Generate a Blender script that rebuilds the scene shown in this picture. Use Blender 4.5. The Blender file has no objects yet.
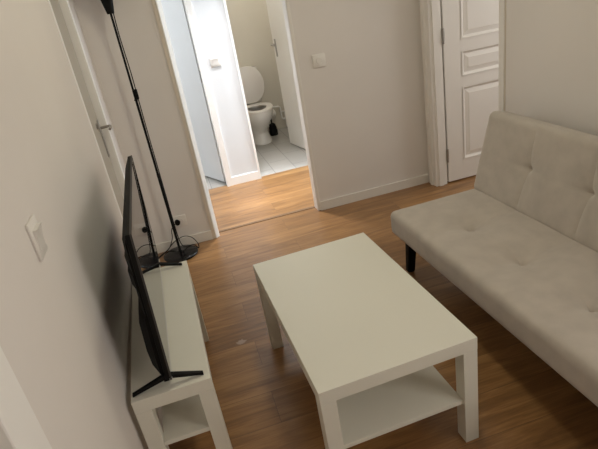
import bpy, bmesh, math, random
from mathutils import Vector, Matrix, Euler
random.seed(4)
C = bpy.context.scene.collection
PI = math.pi

# ------------------------------------------------------------------ materials
def mat(name, col, rough=0.5, spec=0.5, metal=0.0, bump=0.0, bscale=200.0, mott=0.0, mscale=3.0, coat=0.0, sheen=0.0):
    m = bpy.data.materials.new(name); m.use_nodes = True
    nt = m.node_tree; N = nt.nodes; L = nt.links
    b = N['Principled BSDF']
    b.inputs['Roughness'].default_value = rough
    b.inputs['Specular IOR Level'].default_value = spec
    b.inputs['Metallic'].default_value = metal
    b.inputs['Coat Weight'].default_value = coat
    b.inputs['Sheen Weight'].default_value = sheen
    tc = N.new('ShaderNodeTexCoord')
    n = N.new('ShaderNodeTexNoise'); n.inputs['Scale'].default_value = mscale; n.inputs['Detail'].default_value = 4
    L.new(tc.outputs['Object'], n.inputs['Vector'])
    r = N.new('ShaderNodeValToRGB')
    r.color_ramp.elements[0].position = 0.3; r.color_ramp.elements[1].position = 0.7
    k0, k1 = 1 - mott, 1 + mott
    r.color_ramp.elements[0].color = (min(1, col[0]*k0), min(1, col[1]*k0), min(1, col[2]*k0), 1)
    r.color_ramp.elements[1].color = (min(1, col[0]*k1), min(1, col[1]*k1), min(1, col[2]*k1), 1)
    L.new(n.outputs['Fac'], r.inputs['Fac']); L.new(r.outputs['Color'], b.inputs['Base Color'])
    if bump > 0:
        n2 = N.new('ShaderNodeTexNoise'); n2.inputs['Scale'].default_value = bscale; n2.inputs['Detail'].default_value = 3
        L.new(tc.outputs['Object'], n2.inputs['Vector'])
        bp = N.new('ShaderNodeBump'); bp.inputs['Strength'].default_value = bump; bp.inputs['Distance'].default_value = 0.002
        L.new(n2.outputs['Fac'], bp.inputs['Height']); L.new(bp.outputs['Normal'], b.inputs['Normal'])
    return m

def floor_mat():
    m = bpy.data.materials.new('oak_laminate'); m.use_nodes = True
    nt = m.node_tree; N = nt.nodes; L = nt.links; b = N['Principled BSDF']
    tc = N.new('ShaderNodeTexCoord')
    br = N.new('ShaderNodeTexBrick')
    br.offset = 0.37; br.offset_frequency = 2; br.squash = 1
    br.inputs['Color1'].default_value = (0, 0, 0, 1); br.inputs['Color2'].default_value = (1, 1, 1, 1)
    br.inputs['Mortar'].default_value = (0.5, 0.5, 0.5, 1)
    br.inputs['Scale'].default_value = 1.0
    br.inputs['Mortar Size'].default_value = 0.0010; br.inputs['Mortar Smooth'].default_value = 0.3
    br.inputs['Brick Width'].default_value = 1.28; br.inputs['Row Height'].default_value = 0.19
    L.new(tc.outputs['Object'], br.inputs['Vector'])
    # per-plank offset of the grain
    sep = N.new('ShaderNodeSeparateColor'); L.new(br.outputs['Color'], sep.inputs['Color'])
    mul = N.new('ShaderNodeMath'); mul.operation = 'MULTIPLY'; mul.inputs[1].default_value = 17.0
    L.new(sep.outputs['Red'], mul.inputs[0])
    comb = N.new('ShaderNodeCombineXYZ'); L.new(mul.outputs[0], comb.inputs['X']); L.new(mul.outputs[0], comb.inputs['Z'])
    mp = N.new('ShaderNodeMapping'); mp.inputs['Scale'].default_value = (1.0, 9.0, 1.0)
    L.new(tc.outputs['Object'], mp.inputs['Vector'])
    add = N.new('ShaderNodeVectorMath'); add.operation = 'ADD'
    L.new(mp.outputs['Vector'], add.inputs[0]); L.new(comb.outputs[0], add.inputs[1])
    n1 = N.new('ShaderNodeTexNoise'); n1.inputs['Scale'].default_value = 2.2; n1.inputs['Detail'].default_value = 7
    n1.inputs['Roughness'].default_value = 0.6; n1.inputs['Distortion'].default_value = 0.9
    L.new(add.outputs[0], n1.inputs['Vector'])
    mp2 = N.new('ShaderNodeMapping'); mp2.inputs['Scale'].default_value = (3.0, 70.0, 1.0)
    L.new(tc.outputs['Object'], mp2.inputs['Vector'])
    n2 = N.new('ShaderNodeTexNoise'); n2.inputs['Scale'].default_value = 2.0; n2.inputs['Detail'].default_value = 3
    L.new(mp2.outputs['Vector'], n2.inputs['Vector'])
    r = N.new('ShaderNodeValToRGB'); e = r.color_ramp.elements
    e[0].position = 0.28; e[0].color = (0.140, 0.067, 0.025, 1)
    e[1].position = 0.72; e[1].color = (0.455, 0.255, 0.103, 1)
    x = e.new(0.5); x.color = (0.275, 0.140, 0.052, 1)
    mixf = N.new('ShaderNodeMath'); mixf.operation = 'MULTIPLY_ADD'; mixf.inputs[1].default_value = 0.25; 
    L.new(n2.outputs['Fac'], mixf.inputs[0])
    sc = N.new('ShaderNodeMath'); sc.operation = 'MULTIPLY_ADD'; sc.inputs[1].default_value = 0.75; sc.inputs[2].default_value = 0.0
    L.new(n1.outputs['Fac'], sc.inputs[0]); L.new(sc.outputs[0], mixf.inputs[2])
    # plank tone
    pt = N.new('ShaderNodeMath'); pt.operation = 'MULTIPLY_ADD'; pt.inputs[1].default_value = 0.14; pt.inputs[2].default_value = -0.07
    L.new(sep.outputs['Red'], pt.inputs[0])
    ad = N.new('ShaderNodeMath'); ad.operation = 'ADD'; L.new(mixf.outputs[0], ad.inputs[0]); L.new(pt.outputs[0], ad.inputs[1])
    L.new(ad.outputs[0], r.inputs['Fac'])
    mx = N.new('ShaderNodeMix'); mx.data_type = 'RGBA'
    L.new(br.outputs['Fac'], mx.inputs['Factor']); L.new(r.outputs['Color'], mx.inputs['A'])
    mx.inputs['B'].default_value = (0.14, 0.078, 0.04, 1)
    # small pale spot on the boards
    mp3 = N.new('ShaderNodeMapping'); mp3.inputs['Location'].default_value = (-0.741*26, 1.306*34, 0); mp3.inputs['Scale'].default_value = (26, 34, 1)
    L.new(tc.outputs['Object'], mp3.inputs['Vector'])
    nd = N.new('ShaderNodeTexNoise'); nd.inputs['Scale'].default_value = 90; L.new(tc.outputs['Object'], nd.inputs['Vector'])
    ln = N.new('ShaderNodeVectorMath'); ln.operation = 'LENGTH'; L.new(mp3.outputs[0], ln.inputs[0])
    la = N.new('ShaderNodeMath'); la.operation = 'ADD'; L.new(ln.outputs['Value'], la.inputs[0]); L.new(nd.outputs['Fac'], la.inputs[1])
    rr = N.new('ShaderNodeMapRange'); rr.inputs['From Min'].default_value = 1.25; rr.inputs['From Max'].default_value = 0.95
    rr.inputs['To Min'].default_value = 0; rr.inputs['To Max'].default_value = 0.45; L.new(la.outputs[0], rr.inputs['Value'])
    mx2 = N.new('ShaderNodeMix'); mx2.data_type = 'RGBA'; L.new(rr.outputs[0], mx2.inputs['Factor'])
    L.new(mx.outputs['Result'], mx2.inputs['A']); mx2.inputs['B'].default_value = (0.6, 0.5, 0.42, 1)
    L.new(mx2.outputs['Result'], b.inputs['Base Color'])
    b.inputs['Roughness'].default_value = 0.31; b.inputs['Specular IOR Level'].default_value = 0.65
    bp = N.new('ShaderNodeBump'); bp.inputs['Strength'].default_value = 0.12; bp.inputs['Distance'].default_value = 0.001
    L.new(n2.outputs['Fac'], bp.inputs['Height']); L.new(bp.outputs['Normal'], b.inputs['Normal'])
    return m

def tile_mat():
    m = bpy.data.materials.new('pale_floor_tiles'); m.use_nodes = True
    nt = m.node_tree; N = nt.nodes; L = nt.links; b = N['Principled BSDF']
    tc = N.new('ShaderNodeTexCoord')
    mp = N.new('ShaderNodeMapping'); mp.inputs['Rotation'].default_value = (0, 0, PI/2)
    mp.inputs['Location'].default_value = (0.02, -0.055+0.2, 0)
    L.new(tc.outputs['Object'], mp.inputs['Vector'])
    br = N.new('ShaderNodeTexBrick'); br.offset = 0.5
    br.inputs['Scale'].default_value = 1; br.inputs['Brick Width'].default_value = 0.40; br.inputs['Row Height'].default_value = 0.2035
    br.inputs['Mortar Size'].default_value = 0.0028; br.inputs['Mortar Smooth'].default_value = 0.2
    br.inputs['Color1'].default_value = (0.42, 0.40, 0.37, 1); br.inputs['Color2'].default_value = (0.385, 0.37, 0.345, 1)
    br.inputs['Mortar'].default_value = (0.21, 0.20, 0.185, 1)
    L.new(mp.outputs[0], br.inputs['Vector']); L.new(br.outputs['Color'], b.inputs['Base Color'])
    b.inputs['Roughness'].default_value = 0.45
    return m

M = dict(
    wall   = mat('matt_white_paint', (0.740, 0.705, 0.672), 0.85, 0.25, bump=0.25, bscale=260, mott=0.015),
    hallw  = mat('bright_white_paint', (0.69, 0.705, 0.72), 0.8, 0.25, bump=0.2, bscale=260, mott=0.01),
    wcw    = mat('cream_paint', (0.72, 0.68, 0.60), 0.85, 0.25, bump=0.25, bscale=260, mott=0.015),
    ceil   = mat('ceiling_paint', (0.82, 0.81, 0.78), 0.9, 0.2, mott=0.01),
    trim   = mat('white_gloss_trim', (0.87, 0.86, 0.835), 0.4, 0.5, mott=0.01),
    trimw  = mat('matt_trim', (0.76, 0.73, 0.68), 0.45, 0.4, mott=0.01),
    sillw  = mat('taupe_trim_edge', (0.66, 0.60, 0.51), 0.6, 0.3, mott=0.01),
    door   = mat('white_door_paint', (0.80, 0.775, 0.735), 0.5, 0.45, bump=0.05, bscale=90, mott=0.012),
    doorb  = mat('white_flush_door', (0.80, 0.81, 0.82), 0.5, 0.4, mott=0.01),
    doorg  = mat('beige_door_paint', (0.46, 0.425, 0.36), 0.5, 0.4, mott=0.012),
    lack   = mat('white_foil', (0.725, 0.715, 0.635), 0.40, 0.40, mott=0.008),
    lacks  = mat('white_foil_seam', (0.66, 0.64, 0.57), 0.5, 0.3),
    suede  = mat('beige_microfibre', (0.480, 0.432, 0.378), 0.95, 0.15, bump=0.3, bscale=420, mott=0.07, mscale=13, sheen=0.35),
    blk    = mat('black_plastic', (0.008, 0.008, 0.008), 0.55, 0.12, mott=0.05),
    blkm   = mat('black_matt_plastic', (0.008, 0.008, 0.008), 0.65, 0.12, mott=0.05),
    blkl   = mat('black_lacquered_metal', (0.006, 0.006, 0.007), 0.18, 0.35, mott=0.03),
    screen = mat('dark_screen_glass', (0.008, 0.008, 0.009), 0.015, 0.6),
    bez    = mat('grey_bezel_edge', (0.22, 0.215, 0.20), 0.35, 0.5, metal=0.4),
    steel  = mat('brushed_steel', (0.40, 0.385, 0.36), 0.35, 0.5, metal=0.8),
    cer    = mat('white_ceramic', (0.74, 0.71, 0.67), 0.15, 0.5, mott=0.005),
    seatp  = mat('white_seat_plastic', (0.73, 0.69, 0.65), 0.3, 0.5, mott=0.005),
    water  = mat('bowl_water_shade', (0.24, 0.215, 0.19), 0.1, 0.5),
    plast  = mat('white_switch_plastic', (0.775, 0.75, 0.71), 0.35, 0.5),
    dark   = mat('dark_gap', (0.05, 0.045, 0.04), 0.8, 0.2),
    thr    = mat('brown_threshold', (0.16, 0.095, 0.05), 0.5, 0.4, mott=0.1, mscale=20),
    silver = mat('silver_strip', (0.62, 0.61, 0.58), 0.4, 0.5),
    bezd   = mat('dark_rim', (0.05, 0.048, 0.045), 0.5, 0.3),
    floor  = floor_mat(), tile = tile_mat(),
)

M['screen'].node_tree.nodes['Principled BSDF'].inputs['IOR'].default_value = 2.3
# ------------------------------------------------------------------ mesh helpers
def bm_new(): return bmesh.new()

def box(bm, a, b, bevel=0.0, seg=2):
    lo = [min(a[i], b[i]) for i in range(3)]; hi = [max(a[i], b[i]) for i in range(3)]
    r = bmesh.ops.create_cube(bm, size=1.0)
    vs = r['verts']
    for v in vs:
        for i in range(3):
            v.co[i] = lo[i] + (v.co[i] + 0.5) * (hi[i] - lo[i])
    if bevel > 0:
        es = list({e for v in vs for e in v.link_edges})
        bmesh.ops.bevel(bm, geom=es, offset=bevel, segments=seg, profile=0.5, affect='EDGES')
    return bm

def hexa(bm, pts):
    """8 points: bottom 4 ccw, top 4 ccw"""
    v = [bm.verts.new(p) for p in pts]
    for f in ((3,2,1,0),(4,5,6,7),(0,1,5,4),(1,2,6,5),(2,3,7,6),(3,0,4,7)):
        bm.faces.new([v[i] for i in f])
    return v

def prism(bm, poly, axis, a, b):
    """extrude polygon (2D list) along axis between a and b"""
    def P(u, w, t):
        return {'x': (t, u, w), 'y': (u, t, w), 'z': (u, w, t)}[axis]
    v0 = [bm.verts.new(P(u, w, a)) for u, w in poly]; v1 = [bm.verts.new(P(u, w, b)) for u, w in poly]
    n = len(poly)
    bm.faces.new(v0); bm.faces.new(v1[::-1])
    for i in range(n):
        bm.faces.new([v0[i], v1[i], v1[(i+1) % n], v0[(i+1) % n]])
    bmesh.ops.recalc_face_normals(bm, faces=bm.faces)

def lathe(bm, prof, cx=0, cy=0, n=40, sx=1, sy=1):
    rings = []
    for r, z in prof:
        if r < 1e-6: rings.append([bm.verts.new((cx, cy, z))])
        else: rings.append([bm.verts.new((cx + sx*r*math.cos(2*PI*k/n), cy + sy*r*math.sin(2*PI*k/n), z)) for k in range(n)])
    for A, B in zip(rings, rings[1:]):
        for k in range(n):
            a0, a1 = A[k % len(A)], A[(k+1) % len(A)]; b0, b1 = B[k % len(B)], B[(k+1) % len(B)]
            f = [a0, a1, b1, b0]; f = [x for i, x in enumerate(f) if x not in f[:i]]
            if len(f) >= 3: bm.faces.new(f)
    bmesh.ops.recalc_face_normals(bm, faces=bm.faces)

def smooth_path(pts, sub=8):
    P = [Vector(p) for p in pts]; P = [2*P[0]-P[1]] + P + [2*P[-1]-P[-2]]; out = []
    for i in range(1, len(P)-2):
        for k in range(sub):
            t = k/sub; a, b, c, d = P[i-1], P[i], P[i+1], P[i+2]
            out.append(0.5*((2*b) + (c-a)*t + (2*a-5*b+4*c-d)*t*t + (3*b-a-3*c+d)*t**3))
    out.append(P[-2]); return out

def tube(bm, pts, r, n=10, r2=None):
    pts = [Vector(p) for p in pts]; rings = []; up = None
    for i, p in enumerate(pts):
        d = (pts[min(i+1, len(pts)-1)] - pts[max(i-1, 0)]).normalized()
        if up is None: up = Vector((0, 0, 1)) if abs(d.z) < 0.9 else Vector((1, 0, 0))
        s = d.cross(up).normalized(); up = s.cross(d).normalized()
        rr = r if r2 is None else r + (r2-r)*i/(len(pts)-1)
        rings.append([bm.verts.new(p + rr*(math.cos(2*PI*k/n)*s + math.sin(2*PI*k/n)*up)) for k in range(n)])
    for A, B in zip(rings, rings[1:]):
        for k in range(n): bm.faces.new([A[k], A[(k+1) % n], B[(k+1) % n], B[k]])
    bm.faces.new(rings[0][::-1]); bm.faces.new(rings[-1])
    bmesh.ops.recalc_face_normals(bm, faces=bm.faces)

def loft(bm, rings, cap0=True, cap1=True):
    R = [[bm.verts.new(p) for p in r] for r in rings]; n = len(R[0])
    for A, B in zip(R, R[1:]):
        for k in range(n): bm.faces.new([A[k], A[(k+1) % n], B[(k+1) % n], B[k]])
    if cap0: bm.faces.new(R[0][::-1])
    if cap1: bm.faces.new(R[-1])
    bmesh.ops.recalc_face_normals(bm, faces=bm.faces)

def obj(name, bm, m, parent=None, loc=(0, 0, 0), rot=(0, 0, 0), smooth=True):
    me = bpy.data.meshes.new(name); bm.to_mesh(me); bm.free()
    me.materials.append(m)
    o = bpy.data.objects.new(name, me); C.objects.link(o)
    o.location = loc; o.rotation_euler = rot
    if smooth:
        me.shade_smooth()
        try: me.set_sharp_from_angle(angle=math.radians(35))
        except Exception: pass
    if parent: o.parent = parent
    return o

def thing(name, label, cat, loc=(0, 0, 0), rotz=0, group=None):
    o = bpy.data.objects.new(name, None); C.objects.link(o)
    o.empty_display_size = 0.1
    o.location = loc; o.rotation_euler = (0, 0, rotz); o['label'] = label; o['category'] = cat
    if group: o['group'] = group
    return o

def struct(o, label, cat):
    o['kind'] = 'structure'; o['label'] = label; o['category'] = cat
    return o

def sbox(name, m, label, cat, *boxes):
    bm = bm_new()
    for b in boxes: box(bm, b[0], b[1], b[2] if len(b) > 2 else 0)
    return struct(obj(name, bm, m, smooth=False), label, cat)

# ------------------------------------------------------------------ dimensions
XL, XR = 0.325, 2.497          # left / right wall faces
YB, YF = 0.0, -4.45            # back wall face, wall behind the camera
H = 2.5
HX0, HX1 = 0.775, 1.575        # opening to the hall
HY0, HY1 = 0.085, 1.04         # hall depth
T = 0.085

# ------------------------------------------------------------------ floors, ceilings
sbox('floor', M['floor'], 'brown oak laminate floor laid in planks across the living room and hall', 'floor',
     ((-0.45, YF-0.2, -0.06), (4.3, 1.075, 0.0)))
sbox('floor_tiled', M['tile'], 'pale grey tiled floor of the toilet and bathroom behind the hall', 'floor',
     ((-0.75, 1.075, -0.06), (2.30, 2.95, 0.0)))
sbox('ceiling', M['ceil'], 'white painted ceiling above the rooms', 'ceiling',
     ((-0.75, YF-0.2, H), (4.3, 2.95, H+0.08)))
sbox('trim_threshold', M['thr'], 'thin brown threshold strip on the floor in the hall opening', 'threshold',
     ((HX0+0.031, 0.072, 0.0), (HX1-0.012, 0.098, 0.004)))

# ------------------------------------------------------------------ living room walls
D1A, D1B, D1H = -0.870, -0.40, 2.05     # small door in left wall, far end
D2A, D2B = -3.49, -2.757                # door in left wall near the camera
sbox('wall_left', M['wall'], 'warm white left wall behind the television', 'wall',
     ((XL-0.10, D1B, 0), (XL, 0.0, H)), ((XL-0.10, D1A, D1H), (XL, D1B, H)),
     ((XL-0.10, D2B, 0), (XL, D1A, H)), ((XL-0.10, D2A, 2.05), (XL, D2B, H)), ((XL-0.10, YF, 0), (XL, D2A, H)))
sbox('wall_back', M['wall'], 'warm white back wall with the opening into the hall', 'wall',
     ((XL-0.10, 0.0, 0), (HX0, T, H)), ((HX0, 0.0, 2.08), (HX1, T, H)), ((HX1, 0.0, 0), (2.57, T, H)))
RY0, RY1, RZ0, RZ1 = -4.30, -3.10, 0.80, 1.85   # window in the right wall, beyond the sofa
DRA, DRB = -0.898, -0.115                # doorway in right wall
sbox('wall_right', M['wall'], 'warm white right wall behind the sofa', 'wall',
     ((XR, DRB, 0), (XR+0.075, 0.0, H)), ((XR, DRA, 2.06), (XR+0.075, DRB, H)), ((XR, RY1, 0), (XR+0.075, DRA, H)),
     ((XR, YF, 0), (XR+0.075, RY0, H)), ((XR, RY0, 0), (XR+0.075, RY1, RZ0)), ((XR, RY0, RZ1), (XR+0.075, RY1, H)))
WX0, WX1, WZ0, WZ1 = 0.95, 2.35, 0.85, 2.25
sbox('wall_front', M['wall'], 'wall behind the camera with the window', 'wall',
     ((XL-0.10, YF-0.18, 0), (WX0, YF, H)), ((WX1, YF-0.18, 0), (XR+0.075, YF, H)),
     ((WX0, YF-0.18, 0), (WX1, YF, WZ0)), ((WX0, YF-0.18, WZ1), (WX1, YF, H)))
# window behind the camera
def window(name, x0, x1, z0, z1, y, label):
    bm = bm_new(); w = 0.05
    box(bm, (x0, y, z0), (x0+w, y+0.06, z1)); box(bm, (x1-w, y, z0), (x1, y+0.06, z1))
    box(bm, (x0+w, y, z0), (x1-w, y+0.06, z0+w)); box(bm, (x0+w, y, z1-w), (x1-w, y+0.06, z1))
    xm = (x0+x1)/2
    box(bm, (xm-0.04, y, z0+w), (xm+0.04, y+0.06, z1-w))
    return struct(obj(name, bm, M['trim'], smooth=False), label, 'window')
window('window_1', WX0, WX1, WZ0, WZ1, YF-0.14, 'white framed window in the wall behind the camera')

bm = bm_new()
for a, b in (((RY0, RZ0), (RY0+0.05, RZ1)), ((RY1-0.05, RZ0), (RY1, RZ1)), ((RY0+0.05, RZ0), (RY1-0.05, RZ0+0.05)), ((RY0+0.05, RZ1-0.05), (RY1-0.05, RZ1)), ((-3.74, RZ0+0.05), (-3.66, RZ1-0.05))):
    box(bm, (XR+0.02, a[0], a[1]), (XR+0.07, b[0], b[1]))
struct(obj('window_2', bm, M['trim'], smooth=False), 'white framed window in the right wall beyond the near end of the sofa', 'window')
# skirting
def skirt(name, label, segs, h=0.068, t=0.012, m=None):
    bm = bm_new()
    for a, b in segs: box(bm, (a[0], a[1], 0), (b[0], b[1], h), 0.0)
    return struct(obj(name, bm, m or M['trimw'], smooth=False), label, 'baseboard')
skirt('baseboard_back', 'white skirting board along the back wall', [((XL, -0.012), (HX0-0.022, 0)), ((HX1+0.012, -0.012), (XR-0.02, 0))])
skirt('baseboard_left', 'white skirting board along the left wall behind the white bench', [((XL, D2B+0.115), (XL+0.012, D1A-0.062)), ((XL, D1B+0.062), (XL+0.012, -0.012)), ((XL, YF), (XL+0.012, D2A-0.07))])
skirt('baseboard_right', 'white skirting board along the right wall behind the sofa', [((XR-0.012, YF), (XR, DRA-0.072))])

# hall opening trims: white corner beads / slim casing
bm = bm_new()
prism(bm, [(HX0, -0.010), (HX0+0.007, -0.010), (HX0+0.032, 0.012), (HX0+0.034, T+0.010), (HX0, T+0.010)], 'z', 0, 2.08)
box(bm, (HX0, -0.010, 2.05), (HX1, T+0.010, 2.08))
struct(obj('trim_1', bm, M['trim'], smooth=False), 'white casing on the left jamb and head of the hall opening', 'trim')
bm = bm_new(); box(bm, (HX0-0.022, -0.008, 0), (HX0, 0, 2.10))
struct(obj('trim_2', bm, M['sillw'], smooth=False), 'narrow beige strip beside the white casing left of the hall opening', 'trim')
bm = bm_new(); box(bm, (HX1-0.012, -0.006, 0), (HX1+0.012, T+0.006, 2.05), 0.004)
struct(obj('trim_3', bm, M['trimw'], smooth=False), 'slim white corner strip on the right jamb of the hall opening', 'trim')

# ------------------------------------------------------------------ left wall doors
def casing_left(name, ya, yb, h, w, xface, label, m):
    bm = bm_new()
    box(bm, (XL-0.098, ya+0.003, 0), (XL+0.003, ya-0.030, h+w), 0.001); box(bm, (XL-0.098, yb-0.003, 0), (xface, yb+w, h+w), 0.003)
    box(bm, (XL-0.098, ya, h-0.003), (XL+0.003, yb, h+w), 0.001)
    return struct(obj(name, bm, m, smooth=False), label, 'door frame')
# the casing legs sit in the wall's reveal
casing_left('trim_4', D1A, D1B, D1H, 0.058, XL+0.014, 'white casing around the narrow beige door in the left wall', M['trim'])
d = bpy.data.objects.new('door_1', None); C.objects.link(d); d.location = (0.285, (D1A+D1B)/2, 0)
struct(d, 'narrow beige door in the left wall beside the floor lamp', 'door')
bm = bm_new(); box(bm, (-0.02, D1A+0.006-d.location.y, 0.008), (0.015, D1B-0.006-d.location.y, D1H-0.006), 0.002)
obj('door_leaf', bm, M['doorg'], d, smooth=False)
bm = bm_new(); box(bm, (0.015, 0.172, 0.855), (0.021, 0.206, 1.065), 0.002)
hp = obj('handle_plate', bm, M['steel'], d)
bm = bm_new()
tube(bm, smooth_path([(0.021, 0.189, 1.018), (0.060, 0.189, 1.020), (0.074, 0.182, 1.021), (0.078, 0.15, 1.020), (0.076, 0.11, 1.017)], 6), 0.0075, 10)
obj('door_handle', bm, M['steel'], hp)
bm = bm_new()
for k in range(1):
    tube(bm, [(0.015, 0.110, 1.045), (0.020, 0.110, 1.045)], 0.017, 20)
    tube(bm, [(0.020, 0.110, 1.045), (0.0215, 0.110, 1.045)], 0.009, 16)
obj('lock_rosette', bm, M['steel'], d)
# near-camera door
bm = bm_new()
box(bm, (XL-0.098, D2B-0.003, 0), (XL+0.018, D2B+0.102, 2.15), 0.004); box(bm, (XL-0.098, D2A+0.003, 0), (XL+0.018, D2A-0.07, 2.12), 0.004)
box(bm, (XL-0.098, D2A, 2.047), (XL+0.018, D2B, 2.12), 0.004)
struct(obj('trim_5', bm, M['trim'], smooth=False), 'wide bright white casing in the lower left corner of the photo', 'door frame')
d = bpy.data.objects.new('door_2', None); C.objects.link(d); d.location = (0.285, (D2A+D2B)/2, 0)
struct(d, 'door in the left wall nearest the camera', 'door')
bm = bm_new(); box(bm, (-0.02, D2A+0.006-d.location.y, 0.008), (0.02, D2B-0.006-d.location.y, 2.044), 0.002)
obj('door_leaf', bm, M['doorg'], d, smooth=False)
bm = bm_new(); tube(bm, smooth_path([(0.02, -0.30, 1.02), (0.07, -0.30, 1.02), (0.075, -0.26, 1.02), (0.075, -0.19, 1.02)], 6), 0.008, 10)
obj('door_handle', bm, M['steel'], d)

# ------------------------------------------------------------------ right wall doorway and panelled door
bm = bm_new()
for s in (1, -1):
    yi, yo = (DRB, DRB+0.098) if s > 0 else (DRA, DRA-0.058)
    w = abs(yo-yi)
    if s > 0:
        prism(bm, [(XR, yi), (XR-0.013, yi), (XR-0.016, yi+0.3*w), (XR-0.026, yi+0.36*w), (XR-0.026, yi+0.62*w), (XR-0.015, yi+0.68*w), (XR-0.019, yi+0.93*w), (XR, yi+w)], 'z', 0, 2.12)
    else:
        box(bm, (XR, yi, 0), (XR-0.009, yi-0.034, 2.12), 0.002)
    box(bm, (XR-(0.013 if s > 0 else 0.007), yi, 0), (XR+0.078, yi-s*0.012, 2.05))
    box(bm, (XR+0.010, yi-s*0.012, 0), (XR+0.045, yi-s*0.022, 2.04))
box(bm, (XR-0.018, DRA, 2.05), (XR+0.082, DRB, 2.12))
struct(obj('trim_6', bm, M['door'], smooth=False), 'white moulded frame around the panelled door on the right', 'door frame')

sbox('shadow_strip', M['sillw'], 'fine shadow line along the near side of the panelled door frame', 'trim', ((XR-0.003, DRA-0.034, 0), (XR, DRA-0.041, 2.12)))  # thin strip painted taupe in place of the shadow line
DX0, DX1, DY0, DY1, DH = 2.590, 3.330, -0.126, -0.088, 2.035
dp = bpy.data.objects.new('door_3', None); C.objects.link(dp); dp.location = (DX0, DY1, 0)
struct(dp, 'open white panelled door beyond the right wall behind the sofa', 'door')
def panelled_leaf():
    bm = bm_new()
    w = DX1-DX0; th = DY1-DY0
    st = 0.132
    px0, px1 = st, w-st
    rows = [(0.165, 0.712), (0.785, 0.960), (1.035, 1.90)]
    y1 = 0.0; y0 = -th
    core = 0.013
    # stiles and rails
    box(bm, (0, y0, 0.012), (px0, y1, DH)); box(bm, (px1, y0, 0.012), (w, y1, DH))
    zs = [0.012] + [z for r in rows for z in r] + [DH]
    for i in range(0, len(zs), 2): box(bm, (px0, y0, zs[i]), (px1, y1, zs[i+1]))
    for z0, z1 in rows:
        box(bm, (px0, y0+core, z0), (px1, y1-core, z1))
        for face, s in ((y0, 1), (y1, -1)):
            # sloping moulding then raised field
            a = [(px0, z0), (px1, z0), (px1, z1), (px0, z1)]
            def ring(i, dep): return [bm.verts.new((x + (i if x == px0 else -i), face + s*dep, z + (i if z == z0 else -i))) for x, z in a]
            rs = [ring(0.0, -0.004), ring(0.008, -0.004), ring(0.016, 0.006), ring(0.024, 0.011), ring(0.050, 0.0035), ring(0.054, 0.0015)]
            for A, B in zip(rs, rs[1:]):
                for k in range(4): bm.faces.new([A[k], A[(k+1) % 4], B[(k+1) % 4], B[k]])
            bm.faces.new(rs[-1])
    bmesh.ops.recalc_face_normals(bm, faces=bm.faces)
    return bm
obj('door_leaf', panelled_leaf(), M['door'], dp, smooth=False)
for z in (0.175, 1.03, 1.85):
    bm = bm_new(); tube(bm, [(-0.006, -0.044, z), (-0.006, -0.044, z+0.10)], 0.0085, 12)
    box(bm, (-0.016, -0.026, z+0.008), (-0.001, -0.022, z+0.092))
    obj('hinge', bm, M['steel'], dp)
bm = bm_new(); tube(bm, smooth_path([(0.68, -0.038, 1.02), (0.68, -0.085, 1.02), (0.66, -0.095, 1.02), (0.58, -0.095, 1.02)], 6), 0.008, 10)
obj('door_handle', bm, M['steel'], dp)
# room behind the panelled door
sbox('wall_side_room', M['wall'], 'white walls of the side room behind the panelled door', 'wall',
     ((2.57, 0.0, 0), (4.2, T, H)), ((XR+0.075, -2.1, 0), (4.2, -2.02, H)), ((4.2, -2.1, 0), (4.3, -1.75, H)), ((4.2, -0.55, 0), (4.3, T, H)),
     ((4.2, -1.75, 0), (4.3, -0.55, 0.9)), ((4.2, -1.75, 2.2), (4.3, -0.55, H)))

# ------------------------------------------------------------------ hall, toilet room, bathroom
SX0, SX1 = 1.035, 1.335
WCX1, WCY1 = 2.16, 2.66
sbox('wall_hall_back', M['hallw'], 'bright white wall piece between the two doorways of the hall', 'wall',
     ((SX0, HY1, 0), (SX1-0.018, HY1+0.075, H)), ((SX1-0.018, HY1, 2.08), (WCX1-0.12, HY1+0.075, H)), ((WCX1-0.12, HY1, 0), (3.3, HY1+0.075, H)),
     ((0.22, HY1, 2.08), (SX0, HY1+0.075, H)), ((-0.45, HY1, 0), (0.22, HY1+0.075, H)))
sbox('wall_hall_left', M['hallw'], 'white end wall on the left of the hall', 'wall', ((-0.45, T, 0), (-0.37, HY1, H)), ((-0.45, 0, 0), (XL-0.10, T, H)))
sbox('wall_hall_right', M['hallw'], 'white end wall on the right of the hall', 'wall', ((3.3, T, 0), (3.38, 0.2, H)), ((3.3, 0.93, 0), (3.38, HY1+0.075, H)), ((3.3, 0.2, 0), (3.38, 0.93, 0.7)), ((3.3, 0.2, 2.3), (3.38, 0.93, H)))
sbox('wall_toilet', M['wcw'], 'cream walls of the small toilet room', 'wall',
     ((SX1-0.10, WCY1, 0), (WCX1+0.08, WCY1+0.08, H)), ((WCX1, HY1+0.075, 0), (WCX1+0.08, WCY1, H)), ((1.235, HY1+0.075, 0), (1.285, WCY1, H)))
sbox('wall_bathroom', M['hallw'], 'white walls of the bathroom left of the hall', 'wall',
     ((-0.70, 2.85, 0), (1.235, 2.93, H)), ((-0.78, HY1, 0), (-0.70, 1.5, H)), ((-0.78, 2.6, 0), (-0.70, 2.93, H)), ((-0.78, 1.5, 0), (-0.70, 2.6, 0.9)), ((-0.78, 1.5, 2.2), (-0.70, 2.6, H)))
skirt('baseboard_hall', 'white skirting board on the wall piece between the hall doorways', [((SX0+0.0, HY1-0.012), (SX1-0.0, HY1))], h=0.075, m=M['trim'])
bm = bm_new()
box(bm, (SX1-0.018, HY1-0.014, 0), (SX1, HY1+0.085, 2.10)); box(bm, (WCX1-0.12, HY1-0.014, 0), (WCX1-0.10, HY1+0.085, 2.10)); box(bm, (SX1, HY1-0.014, 2.07), (WCX1-0.12, HY1+0.085, 2.10))
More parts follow.
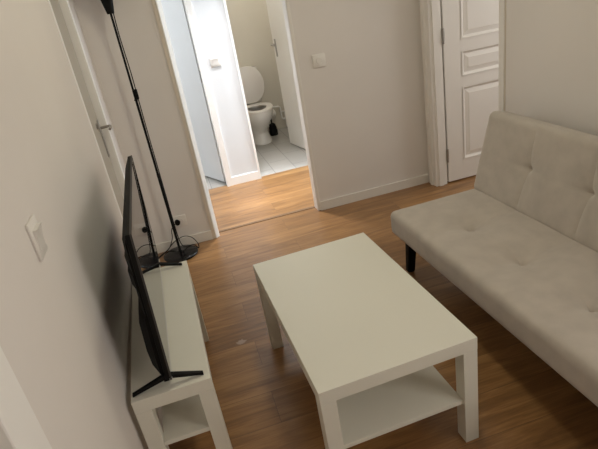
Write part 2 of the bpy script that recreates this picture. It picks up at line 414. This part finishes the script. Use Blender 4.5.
struct(obj('trim_7', bm, M['trim'], smooth=False), 'white frame around the doorway to the toilet', 'door frame')
bm = bm_new()
box(bm, (SX0-0.022, HY1-0.016, 0), (SX0+0.030, HY1, 2.12)); box(bm, (SX0-0.022, HY1, 0), (SX0, HY1+0.085, 2.08)); box(bm, (0.21, HY1-0.016, 0), (0.25, HY1+0.085, 2.12)); box(bm, (0.25, HY1-0.016, 2.08), (SX0-0.022, HY1+0.085, 2.12))
struct(obj('trim_8', bm, M['trim'], smooth=False), 'white frame around the bathroom doorway left of the white wall piece', 'door frame')

# flush doors
def flush_door(name, hx, hy, dx, dy, L, label, m, th=0.038, side=1):
    ang = math.atan2(dy, dx)
    r = bpy.data.objects.new(name, None); C.objects.link(r); r.location = (hx, hy, 0); r.rotation_euler = (0, 0, ang)
    struct(r, label, 'door')
    bm = bm_new(); box(bm, (0, -th if side < 0 else 0, 0.012), (L, 0 if side < 0 else th, 2.03), 0.002)
    obj('door_leaf', bm, m, r, smooth=False)
    return r
# toilet door: leaf runs from hinge on the right jamb into the toilet room
wd = flush_door('door_4', 2.036, 1.150, -0.2, 0.98, 0.775, 'white flush door standing open into the toilet room', M['door'], side=1)
# room-side face is y=th (facing -x)
for s in (1,):
    bm = bm_new(); box(bm, (0.700, 0.038, 0.93), (0.732, 0.043, 1.10), 0.002); hp = obj('handle_plate', bm, M['steel'], wd)
    bm = bm_new(); tube(bm, smooth_path([(0.716, 0.044, 1.05), (0.716, 0.080, 1.05), (0.70, 0.088, 1.05), (0.63, 0.088, 1.047)], 6), 0.008, 10)
    obj('door_handle', bm, M['steel'], hp)
bd = flush_door('door_5', 1.003, 1.135, -0.41, 0.91, 0.73, 'white flush door standing ajar into the bathroom left of the hall', M['doorb'], side=-1)
bm = bm_new(); box(bm, (-0.003, -0.030, 0.93), (0.0, -0.006, 1.03)); obj('latch', bm, M['steel'], bd)

# ------------------------------------------------------------------ coffee table
TX, TY, TR = 0.9065, -2.2883, 0.0337
ct = thing('coffee_table', 'low white coffee table with a lower shelf standing in front of the sofa', 'table', (TX, TY, 0), TR)
LX, LY, TH, LG = 0.55, 0.90, 0.45, 0.052
bm = bm_new(); box(bm, (0, 0, TH-0.050), (LX, LY, TH), 0.0018); obj('tabletop', bm, M['lack'], ct, smooth=False)
for x in (0.0005, LX-LG-0.0005):
    for y in (0.0005, LY-LG-0.0005):
        bm = bm_new(); box(bm, (x, y, 0), (x+LG, y+LG, TH-0.0505), 0.0015); obj('leg', bm, M['lack'], ct, smooth=False)
bm = bm_new(); box(bm, (LG+0.001, 0.012, 0.176), (LX-LG-0.001, LY-0.012, 0.194), 0.001)
obj('shelf', bm, M['lack'], ct, smooth=False)

# ------------------------------------------------------------------ TV bench
BX, BY, BR = 0.3445, -2.070, 0.0175
tb = thing('tv_bench', 'low white bench against the left wall under the television', 'tv bench', (BX, BY, 0), BR)
BLX, BLY = 0.26, 0.90
bm = bm_new(); box(bm, (0, 0, TH-0.050), (BLX, BLY, TH), 0.0018); obj('tabletop', bm, M['lack'], tb, smooth=False)
for x in (0.0005, BLX-LG-0.0005):
    for y in (0.0005, BLY-LG-0.0005):
        bm = bm_new(); box(bm, (x, y, 0), (x+LG, y+LG, TH-0.0505), 0.0015); obj('leg', bm, M['lack'], tb, smooth=False)
bm = bm_new(); box(bm, (LG+0.001, 0.004, 0.232), (BLX-LG-0.001, BLY-0.004, 0.250), 0.001)
obj('shelf', bm, M['lack'], tb, smooth=False)

# ------------------------------------------------------------------ television
tv = thing('television', 'thin black flat television standing on the white bench', 'television', (0.4745, -1.60, 0.45), 0.021)
W2, Z0, Z1 = 0.452, 0.030, 0.552
def lean(bm):
    for v in bm.verts: v.co.x += 0.042*(v.co.z - Z0)
bm = bm_new(); box(bm, (-0.018, -W2, Z0), (0.0, W2, Z1), 0.003); lean(bm); obj('bezel', bm, M['blk'], tv, smooth=False)
bm = bm_new(); box(bm, (-0.0005, -W2+0.008, Z0+0.014), (0.0012, W2-0.008, Z1-0.008)); lean(bm); obj('screen', bm, M['screen'], tv, smooth=False)
bm = bm_new()   # slim grey strip around the rim
for a, b in (((-0.004, -W2-0.0012, Z0), (0.002, -W2+0.004, Z1)), ((-0.004, W2-0.004, Z0), (0.002, W2+0.0012, Z1)),
             ((-0.004, -W2, Z1-0.004), (0.002, W2, Z1+0.0012))):
    box(bm, a, b)
lean(bm); obj('rim', bm, M['bezd'], tv, smooth=False)
bm = bm_new(); box(bm, (-0.006, -W2, Z0-0.0012), (0.003, W2, Z0+0.006)); lean(bm)
o = obj('bottom_strip', bm, M['silver'], tv, smooth=False); o['label'] = 'thin silver strip along the bottom of the screen'
bm = bm_new()   # back cover: stepped shell, thick in its lower half
prof = [(-0.018, Z0+0.004), (-0.036, Z0+0.006), (-0.052, Z0+0.03), (-0.057, Z0+0.09), (-0.055, Z0+0.20), (-0.048, Z0+0.235), (-0.036, Z0+0.245),
        (-0.036, Z0+0.33), (-0.043, Z0+0.338), (-0.044, Z0+0.385), (-0.034, Z0+0.393), (-0.040, Z0+0.402), (-0.041, Z0+0.435), (-0.031, Z0+0.443), (-0.036, Z0+0.452), (-0.034, Z0+0.490), (-0.018, Z1-0.004)]
rings = []
for s, dx in ((-1, 0.0), (-1, 1.0), (1, 1.0), (1, 0.0)):
    yy = s*(W2-0.012) if dx == 0 else s*(W2-0.065)
    k = 0.35 if dx == 0 else 1.0
    rings.append([(-0.018 + (x+0.018)*k, yy, z) for x, z in prof])
loft(bm, rings); lean(bm)
bk = obj('back_cover', bm, M['blkm'], tv)
for yf in (-0.437, 0.395):
    bm = bm_new()
    for t in (-1, 1):
        # sloping foot blade from under the screen down to the bench
        a = Vector((-0.012 + t*0.006, yf, 0.040)); b = Vector((-0.016 + t*0.116, yf + (-0.0 if t > 0 else 0.0), 0.005))
        w0, w1, h0, h1 = 0.009, 0.006, 0.009, 0.0045
        hexa(bm, [(a.x, a.y-w0, a.z-h0), (b.x, b.y-w1, b.z-h1), (b.x, b.y+w1, b.z-h1), (a.x, a.y+w0, a.z-h0),
                  (a.x, a.y-w0, a.z+h0*0.6), (b.x, b.y-w1, b.z+h1), (b.x, b.y+w1, b.z+h1), (a.x, a.y+w0, a.z+h0*0.6)])
    box(bm, (-0.024, yf-0.012, 0.026), (0.0, yf+0.012, 0.05))
    bmesh.ops.recalc_face_normals(bm, faces=bm.faces)
    obj('foot', bm, M['blkm'], tv, smooth=False)

# ------------------------------------------------------------------ floor lamp
LXc, LYc = 0.514, -0.132
fl = thing('floor_lamp', 'tall slim black uplighter floor lamp in the back left corner beside the hall opening', 'floor lamp', (LXc, LYc, 0))
bm = bm_new(); lathe(bm, [(0, 0), (0.112, 0), (0.119, 0.004), (0.120, 0.012), (0.114, 0.018), (0.09, 0.023), (0.05, 0.027), (0.02, 0.030), (0.012, 0.034), (0.0, 0.034)], n=64)
obj('base', bm, M['blkl'], fl)
bm = bm_new()
lathe(bm, [(0, 0.030), (0.011, 0.030), (0.010, 0.045), (0.0085, 0.05), (0.0085, 0.60), (0.0075, 0.601), (0.0075, 1.14), (0.0065, 1.141), (0.0065, 1.58), (0, 1.58)], n=18)
obj('pole', bm, M['blkm'], fl)
bm = bm_new()
lathe(bm, [(0, 1.572), (0.019, 1.572), (0.021, 1.578), (0.036, 1.66), (0.075, 1.74), (0.130, 1.80), (0.128, 1.80), (0.073, 1.742), (0.033, 1.665), (0.016, 1.585), (0, 1.585)], n=48)
obj('lamp_shade', bm, M['blkm'], fl)
bm = bm_new()
path = smooth_path([(0.016, -0.012, 1.60), (0.012, -0.010, 1.45), (0.016, -0.008, 1.25), (0.015, -0.008, 1.12), (0.013, -0.008, 0.9), (0.012, -0.009, 0.5), (0.013, -0.008, 0.15), (0.03, 0.02, 0.05), (0.06, 0.055, 0.028), (0.10, 0.065, 0.022),
                    (0.126, 0.02, 0.008), (0.128, 0.055, 0.030), (0.095, 0.090, 0.072), (0.04, 0.105, 0.085), (-0.03, 0.100, 0.062), (-0.085, 0.095, 0.020), (-0.135, 0.065, 0.006),
                    (-0.165, 0.02, 0.006), (-0.14, 0.03, 0.012), (-0.075, 0.085, 0.03), (-0.035, 0.105, 0.09), (-0.022, 0.106, 0.155), (0.005, 0.098, 0.190), (0.030, 0.095, 0.195)], 8)
tube(bm, path, 0.0030, 8)
cd = obj('cord', bm, M['blkm'], fl)
bm = bm_new(); tube(bm, [(0.030, 0.098, 0.195), (0.030, 0.124, 0.195)], 0.017, 18, 0.020); obj('plug', bm, M['blkm'], cd)
bm = bm_new(); box(bm, (0.006, -0.018, 1.085), (0.022, 0.002, 1.145), 0.004); tube(bm, [(0.0, -0.004, 1.078), (0.0, -0.004, 1.086)], 0.011, 14); obj('switch', bm, M['blkm'], cd)

# ------------------------------------------------------------------ switches and sockets
def wall_plate(name, label, cat, loc, rotz, w=0.082, h=0.082, t=0.010, kind='rocker'):
    """plate local: x right, z up, faces -y"""
    r = thing(name, label, cat, loc, rotz)
    bm = bm_new(); box(bm, (-w/2, -t, -h/2), (w/2, 0, h/2), 0.003); obj('plate', bm, M['plast'], r)
    bm = bm_new()
    if kind == 'rocker':
        s = 0.026
        prism(bm, [(-t, -s), (-t-0.003, -s), (-t-0.0045, 0), (-t-0.011, s), (-t, s)], 'x', -s, s); obj('rocker', bm, M['plast'], r)
    else:
        lathe(bm, [(0, -0.004), (0.021, -0.004), (0.023, -0.001), (0.027, -0.001), (0.027, 0.001), (0, 0.001)], n=32)
        bmesh.ops.rotate(bm, verts=bm.verts, cent=(0, 0, 0), matrix=Matrix.Rotation(-PI/2, 3, 'X'))
        bmesh.ops.translate(bm, verts=bm.verts, vec=(0, -t, 0)); 
        obj('socket_ring', bm, M['plast'], r)
    return r
wall_plate('light_switch', 'white rocker light switch on the left wall in front of the television', 'light switch', (XL, -2.232, 1.125), PI/2, w=0.078, h=0.094, t=0.007)
wall_plate('light_switch', 'white square light switch on the back wall right of the hall opening', 'light switch', (1.730, 0, 1.072), 0, kind='socket', w=0.09, h=0.085)
wall_plate('light_switch', 'white light switch on the bright wall piece inside the hall', 'light switch', (1.150, HY1, 1.085), 0, w=0.085, h=0.080)
wall_plate('wall_socket', 'white wall socket behind the floor lamp with a black plug in it', 'socket', (0.566, 0, 0.197), 0, kind='socket', w=0.085, h=0.082)

# ------------------------------------------------------------------ toilet
tt = thing('toilet', 'white toilet with the lid up in the small tiled room', 'toilet', (1.60, WCY1, 0))
def oval(cx, cy, rx, ryf, ryb, z, n=36):
    out = []
    for k in range(n):
        a = 2*PI*k/n; c, s = math.cos(a), math.sin(a)
        out.append((cx + rx*c, cy + (ryb if s > 0 else ryf)*s, z))
    return out
bm = bm_new()
prof = [(0.122, 0.20, 0.15, 0.0, -0.36), (0.121, 0.20, 0.15, 0.02, -0.36), (0.106, 0.172, 0.14, 0.06, -0.36), (0.097, 0.155, 0.14, 0.12, -0.36), (0.104, 0.172, 0.15, 0.165, -0.37),
        (0.135, 0.225, 0.16, 0.225, -0.38), (0.168, 0.285, 0.18, 0.295, -0.39), (0.181, 0.318, 0.19, 0.35, -0.39), (0.182, 0.322, 0.19, 0.385, -0.39)]
rings = [oval(0, cy, rx, rf, rb, z) for rx, rf, rb, z, cy in prof]
rings += [oval(0, -0.39, 0.130, 0.255, 0.13, 0.385), oval(0, -0.39, 0.122, 0.24, 0.12, 0.35), oval(0, -0.37, 0.085, 0.16, 0.09, 0.26), oval(0, -0.36, 0.05, 0.08, 0.05, 0.22)]
loft(bm, rings); box(bm, (-0.11, -0.24, 0.0), (0.11, -0.02, 0.39), 0.02)
obj('bowl', bm, M['cer'], tt)
bm = bm_new(); loft(bm, [oval(0, -0.385, 0.118, 0.235, 0.108, 0.345), oval(0, -0.385, 0.118, 0.235, 0.108, 0.350)]); obj('water', bm, M['water'], tt)  # grey disc, the shade inside the bowl is put into its colour
bm = bm_new()
rings = [oval(0, -0.39, 0.184, 0.325, 0.178, 0.387), oval(0, -0.39, 0.188, 0.331, 0.181, 0.397), oval(0, -0.39, 0.182, 0.323, 0.175, 0.406), oval(0, -0.415, 0.118, 0.225, 0.085, 0.406), oval(0, -0.415, 0.112, 0.218, 0.080, 0.398), oval(0, -0.415, 0.114, 0.220, 0.083, 0.387)]
loft(bm, rings + [rings[0]], False, False)
bmesh.ops.remove_doubles(bm, verts=bm.verts, dist=0.0001); obj('seat_ring', bm, M['seatp'], tt)
bm = bm_new()
lid = []
for dy, k in ((0.0, 0.96), (-0.006, 1.0), (-0.016, 1.0), (-0.022, 0.95)):
    ring = []
    for q in range(40):
        a = 2*PI*q/40; c, s = math.cos(a), math.sin(a)
        zz = 0.615 + (0.205 if s > 0 else 0.20)*s*k
        xx = 0.178*k*(abs(c)**0.85)*(1 if c > 0 else -1)
        ring.append((xx, -0.225 + dy + 0.14*(zz-0.42), zz))
    lid.append(ring)
loft(bm, lid); obj('lid', bm, M['seatp'], tt)
bm = bm_new(); box(bm, (-0.19, -0.145, 0.39), (0.135, -0.005, 0.755), 0.02); box(bm, (-0.197, -0.152, 0.757), (0.142, -0.003, 0.785), 0.01); tk = obj('tank', bm, M['cer'], tt)
bm = bm_new(); lathe(bm, [(0.025, 0.784), (0.025, 0.792), (0.022, 0.795), (0, 0.795)], cx=0, cy=-0.08, n=24); obj('flush_button', bm, M['steel'], tk)

tbz = thing('toilet_brush', 'black toilet brush in its black holder on the tiles beside the toilet', 'toilet brush', (1.782, 2.43, 0))
bm = bm_new(); lathe(bm, [(0, 0), (0.046, 0), (0.050, 0.004), (0.050, 0.05), (0.044, 0.10), (0.040, 0.102), (0.040, 0.02), (0, 0.02)], n=28); obj('holder', bm, M['blkm'], tbz)
bm = bm_new(); tube(bm, [(0, 0, 0.05), (-0.004, 0, 0.20), (-0.012, 0, 0.33)], 0.008, 10, 0.010)
lathe(bm, [(0, 0.05), (0.036, 0.05), (0.040, 0.09), (0.036, 0.128), (0.012, 0.145), (0, 0.146)], n=20); obj('brush', bm, M['blkm'], tbz)

wp = thing('water_pipe', 'cream painted water pipe bending along the wall behind the toilet', 'pipe', (1.90, WCY1, 0))
bm = bm_new(); tube(bm, [(-0.105, -0.022, 0.283), (0.035, -0.022, 0.270), (0.05, -0.022, 0.255), (0.052, -0.022, 0.13), (0.065, -0.022, 0.115), (0.255, -0.022, 0.105)], 0.011, 10); pp = obj('pipe', bm, M['trim'], wp)
bm = bm_new(); tube(bm, [(0.10, -0.022, 0.205), (0.10, -0.022, 0.02)], 0.009, 10); tube(bm, [(0.052, -0.022, 0.205), (0.255, -0.022, 0.20)], 0.009, 10); obj('branch_pipe', bm, M['trim'], wp)
bm = bm_new(); lathe(bm, [(0, 0.15), (0.03, 0.155), (0.05, 0.18), (0.055, 0.21), (0.05, 0.24), (0.03, 0.265), (0, 0.27)], cx=-0.075, cy=-0.075, n=24); obj('valve', bm, M['plast'], wp)

# ------------------------------------------------------------------ sofa
so = thing('sofa', 'beige microfibre tufted sofa with black legs against the right wall', 'sofa', (1.678, -1.082, 0), 0.018)
def cushion(lx, ly, lz, r, nx, ny, nz, disp):
    """rounded padded block, corner at origin, x 0..lx, y 0..-ly, z 0..lz, disp(x,y)-> dz for the top"""
    bm = bm_new(); h = Vector((lx/2, ly/2, lz/2)); grid = {}
    def V(i, j, k):
        key = (i, j, k)
        if key in grid: return grid[key]
        p = Vector((-h.x + lx*i/nx, -h.y + ly*j/ny, -h.z + lz*k/nz))
        q = Vector([max(-h[a]+r, min(h[a]-r, p[a])) for a in range(3)])
        dd = p - q
        if dd.length > 1e-9:
            n = sum(1 for a in range(3) if abs(dd[a]) > 1e-9)
            p = q + dd.normalized()*(r if n > 1 else max(abs(x) for x in dd))
        x, y = p.x + h.x, p.y - h.y
        if p.z > 0:
            edge = min(1, max(0, min(x, lx-x, -y, ly+y)/0.05))
            p.z += disp(x, -y)*(0.25+0.75*edge)
        grid[key] = bm.verts.new((x, y, p.z + h.z)); return grid[key]
    for i in range(nx):
        for j in range(ny):
            bm.faces.new([V(i, j, nz), V(i+1, j, nz), V(i+1, j+1, nz), V(i, j+1, nz)]); bm.faces.new([V(i, j, 0), V(i, j+1, 0), V(i+1, j+1, 0), V(i+1, j, 0)])
    for i in range(nx):
        for k in range(nz):
            bm.faces.new([V(i, 0, k), V(i+1, 0, k), V(i+1, 0, k+1), V(i, 0, k+1)]); bm.faces.new([V(i, ny, k), V(i, ny, k+1), V(i+1, ny, k+1), V(i+1, ny, k)])
    for j in range(ny):
        for k in range(nz):
            bm.faces.new([V(0, j, k), V(0, j, k+1), V(0, j+1, k+1), V(0, j+1, k)]); bm.faces.new([V(nx, j, k), V(nx, j+1, k), V(nx, j+1, k+1), V(nx, j, k+1)])
    bmesh.ops.recalc_face_normals(bm, faces=bm.faces)
    return bm
PNL = 0.376; SL = 5*PNL
def tuft(rows, seam, depth):
    def f(x, y):
        z = 0.0
        for k in range(1, 5):
            dy = y - k*PNL
            z -= seam*math.exp(-(dy/0.009)**2) + 0.35*seam*math.exp(-(dy/0.04)**2)
            for xr in rows:
                dx = x - xr
                d2 = math.hypot(dx, dy)
                z -= 0.8*depth*math.exp(-(d2/0.022)) + depth*0.6*math.exp(-(d2/0.085)**2)
                # gathered folds running out of the tuft
                z -= 0.008*math.exp(-(dx/0.011)**2)*math.exp(-abs(dy)/0.08)
                for q in (-1, 1): z -= 0.005*math.exp(-((dy - q*0.6*dx)/0.009)**2)*math.exp(-abs(dx)/0.05)
        for xr in rows: z += 0.004*math.sin(PI*min(1, max(0, y/SL*5 % 1)))
        return z
    return f
SD = 0.60
bm = cushion(SD, SL, 0.138, 0.034, 46, 150, 10, tuft([0.262], 0.0020, 0.040))
seat = obj('seat', bm, M['suede'], so, loc=(0, 0, 0.247))
BLn = 0.445
bm = cushion(BLn, SL, 0.125, 0.034, 40, 150, 8, tuft([0.225], 0.0055, 0.020))
# local x of the cushion becomes the slope direction, local z the front normal
ang = math.radians(15)
bo = obj('backrest', bm, M['suede'], so)
ux = Vector((math.sin(ang), 0, math.cos(ang))); uz = Vector((-math.cos(ang), 0, math.sin(ang))); uy = Vector((0, 1, 0))
# x-axis slope up, z-axis facing the front, y must keep handedness: z cross x = y
base = Vector((0.506, 0, 0.372)) - uz*0.125
mw = Matrix(((ux.x, uy.x, uz.x, base.x), (ux.y, uy.y, uz.y, base.y), (ux.z, uy.z, uz.z, base.z), (0, 0, 0, 1)))
assert mw.to_3x3().determinant() > 0
bo.matrix_basis = mw
bm = bm_new()
for v in (-0.10, -SL+0.10): box(bm, (0.05, v-0.02, 0.212), (0.56, v+0.02, 0.246))
for u in (0.06, 0.50): box(bm, (u, -SL+0.08, 0.212), (u+0.035, -0.08, 0.246))
obj('frame', bm, M['blkm'], so, smooth=False)
for u, su in ((0.098, -1), (0.53, 1)):
    for v, sv in ((-0.060, 1), (-SL+0.060, -1)):
        bm = bm_new()
        cx, cy, bx_, by_ = u, v, u+su*0.014, v+sv*0.018
        a, b = 0.020, 0.026
        hexa(bm, [(bx_-a, by_-a, 0), (bx_+a, by_-a, 0), (bx_+a, by_+a, 0), (bx_-a, by_+a, 0), (cx-b, cy-b, 0.247), (cx+b, cy-b, 0.247), (cx+b, cy+b, 0.247), (cx-b, cy+b, 0.247)])
        bmesh.ops.bevel(bm, geom=list(bm.edges), offset=0.005, segments=2, affect='EDGES'); obj('leg', bm, M['blk'], so)

# ------------------------------------------------------------------ light
w = bpy.data.worlds.new('sky'); bpy.context.scene.world = w; w.use_nodes = True
bg = w.node_tree.nodes['Background']; bg.inputs['Color'].default_value = (0.86, 0.93, 1.0, 1); bg.inputs['Strength'].default_value = 1.0

def area(name, loc, target, sx, sy, power, col):
    l = bpy.data.lights.new(name, 'AREA'); l.shape = 'RECTANGLE'; l.size = sx; l.size_y = sy; l.energy = power; l.color = col
    o = bpy.data.objects.new(name, l); C.objects.link(o); o.location = loc
    o.rotation_euler = (Vector(target)-Vector(loc)).to_track_quat('-Z', 'Y').to_euler(); return o
# daylight entering through the windows; the side room light is an added fill
area('right_window_daylight', (XR+0.14, (RY0+RY1)/2, (RZ0+RZ1)/2), (0.3, (RY0+RY1)/2+0.6, 0.9), RY1-RY0, RZ1-RZ0, 26.5, (1.0, 0.935, 0.86))
area('bathroom_daylight', (-0.85, 2.05, 1.55), (1.0, 1.6, 1.0), 1.1, 1.3, 24, (0.93, 0.98, 1.0))
area('side_room_fill', (4.4, -1.15, 1.55), (2.6, -0.8, 1.0), 1.2, 1.3, 20.5, (1.0, 0.97, 0.93))
area('hall_daylight', (3.42, (HY0+HY1)/2, 1.5), (1.2, (HY0+HY1)/2, 0.6), 0.7, 1.5, 66, (0.80, 0.91, 1.0))
# ceiling lamps, out of the frame; toilet and hall ones added for brightness
def ceiling_lamp(x, y, label, power, col, size, spread=180):
    r = thing('ceiling_lamp', label, 'lamp', (x, y, H))
    bm = bm_new(); lathe(bm, [(0, 0), (0.12, 0), (0.12, -0.02), (0.03, -0.028), (0, -0.028)], n=40); obj('ceiling_rose', bm, M['trim'], r)
    l = bpy.data.lights.new('bulb', 'AREA'); l.shape = 'DISK'; l.size = size; l.energy = power; l.color = col; l.spread = math.radians(spread)
    o = bpy.data.objects.new('bulb', l); C.objects.link(o); o.parent = r; o.location = (0, 0, -0.05)
ceiling_lamp(1.33, -1.42, 'round ceiling lamp above the white coffee table', 9.8, (1.0, 0.95, 0.74), 0.30)
ceiling_lamp(1.75, 1.90, 'added unseen ceiling lamp brightening the toilet room', 7.2, (1.0, 0.97, 0.89), 0.26)
ceiling_lamp(1.25, 0.56, 'added unseen ceiling lamp brightening the hall floor', 11.0, (0.97, 0.96, 0.98), 0.22, 60)
bg.inputs['Strength'].default_value = 0.05

# ------------------------------------------------------------------ camera
def cam():
    yaw, pit, rol = -0.19848, 1.13763, -0.17542
    cd_ = bpy.data.cameras.new('camera'); o = bpy.data.objects.new('camera', cd_); C.objects.link(o)
    R = Matrix.Rotation(yaw, 3, 'Z') @ Matrix.Rotation(pit, 3, 'X') @ Matrix.Rotation(rol, 3, 'Z')
    o.matrix_world = Matrix.Translation((0.7042, -3.4583, 1.5615)) @ R.to_4x4()
    cd_.sensor_width = 36; cd_.sensor_fit = 'HORIZONTAL'; cd_.lens = 514.95/598*36; cd_.clip_start = 0.02
    bpy.context.scene.camera = o
cam()
vs = bpy.context.scene.view_settings
vs.view_transform = 'Standard'; vs.look = 'None'; vs.gamma = 1; vs.use_curve_mapping = False; vs.exposure = 0.0
bpy.context.scene.cycles.use_denoising = True
bpy.context.scene.cycles.max_bounces = 10; bpy.context.scene.cycles.diffuse_bounces = 7
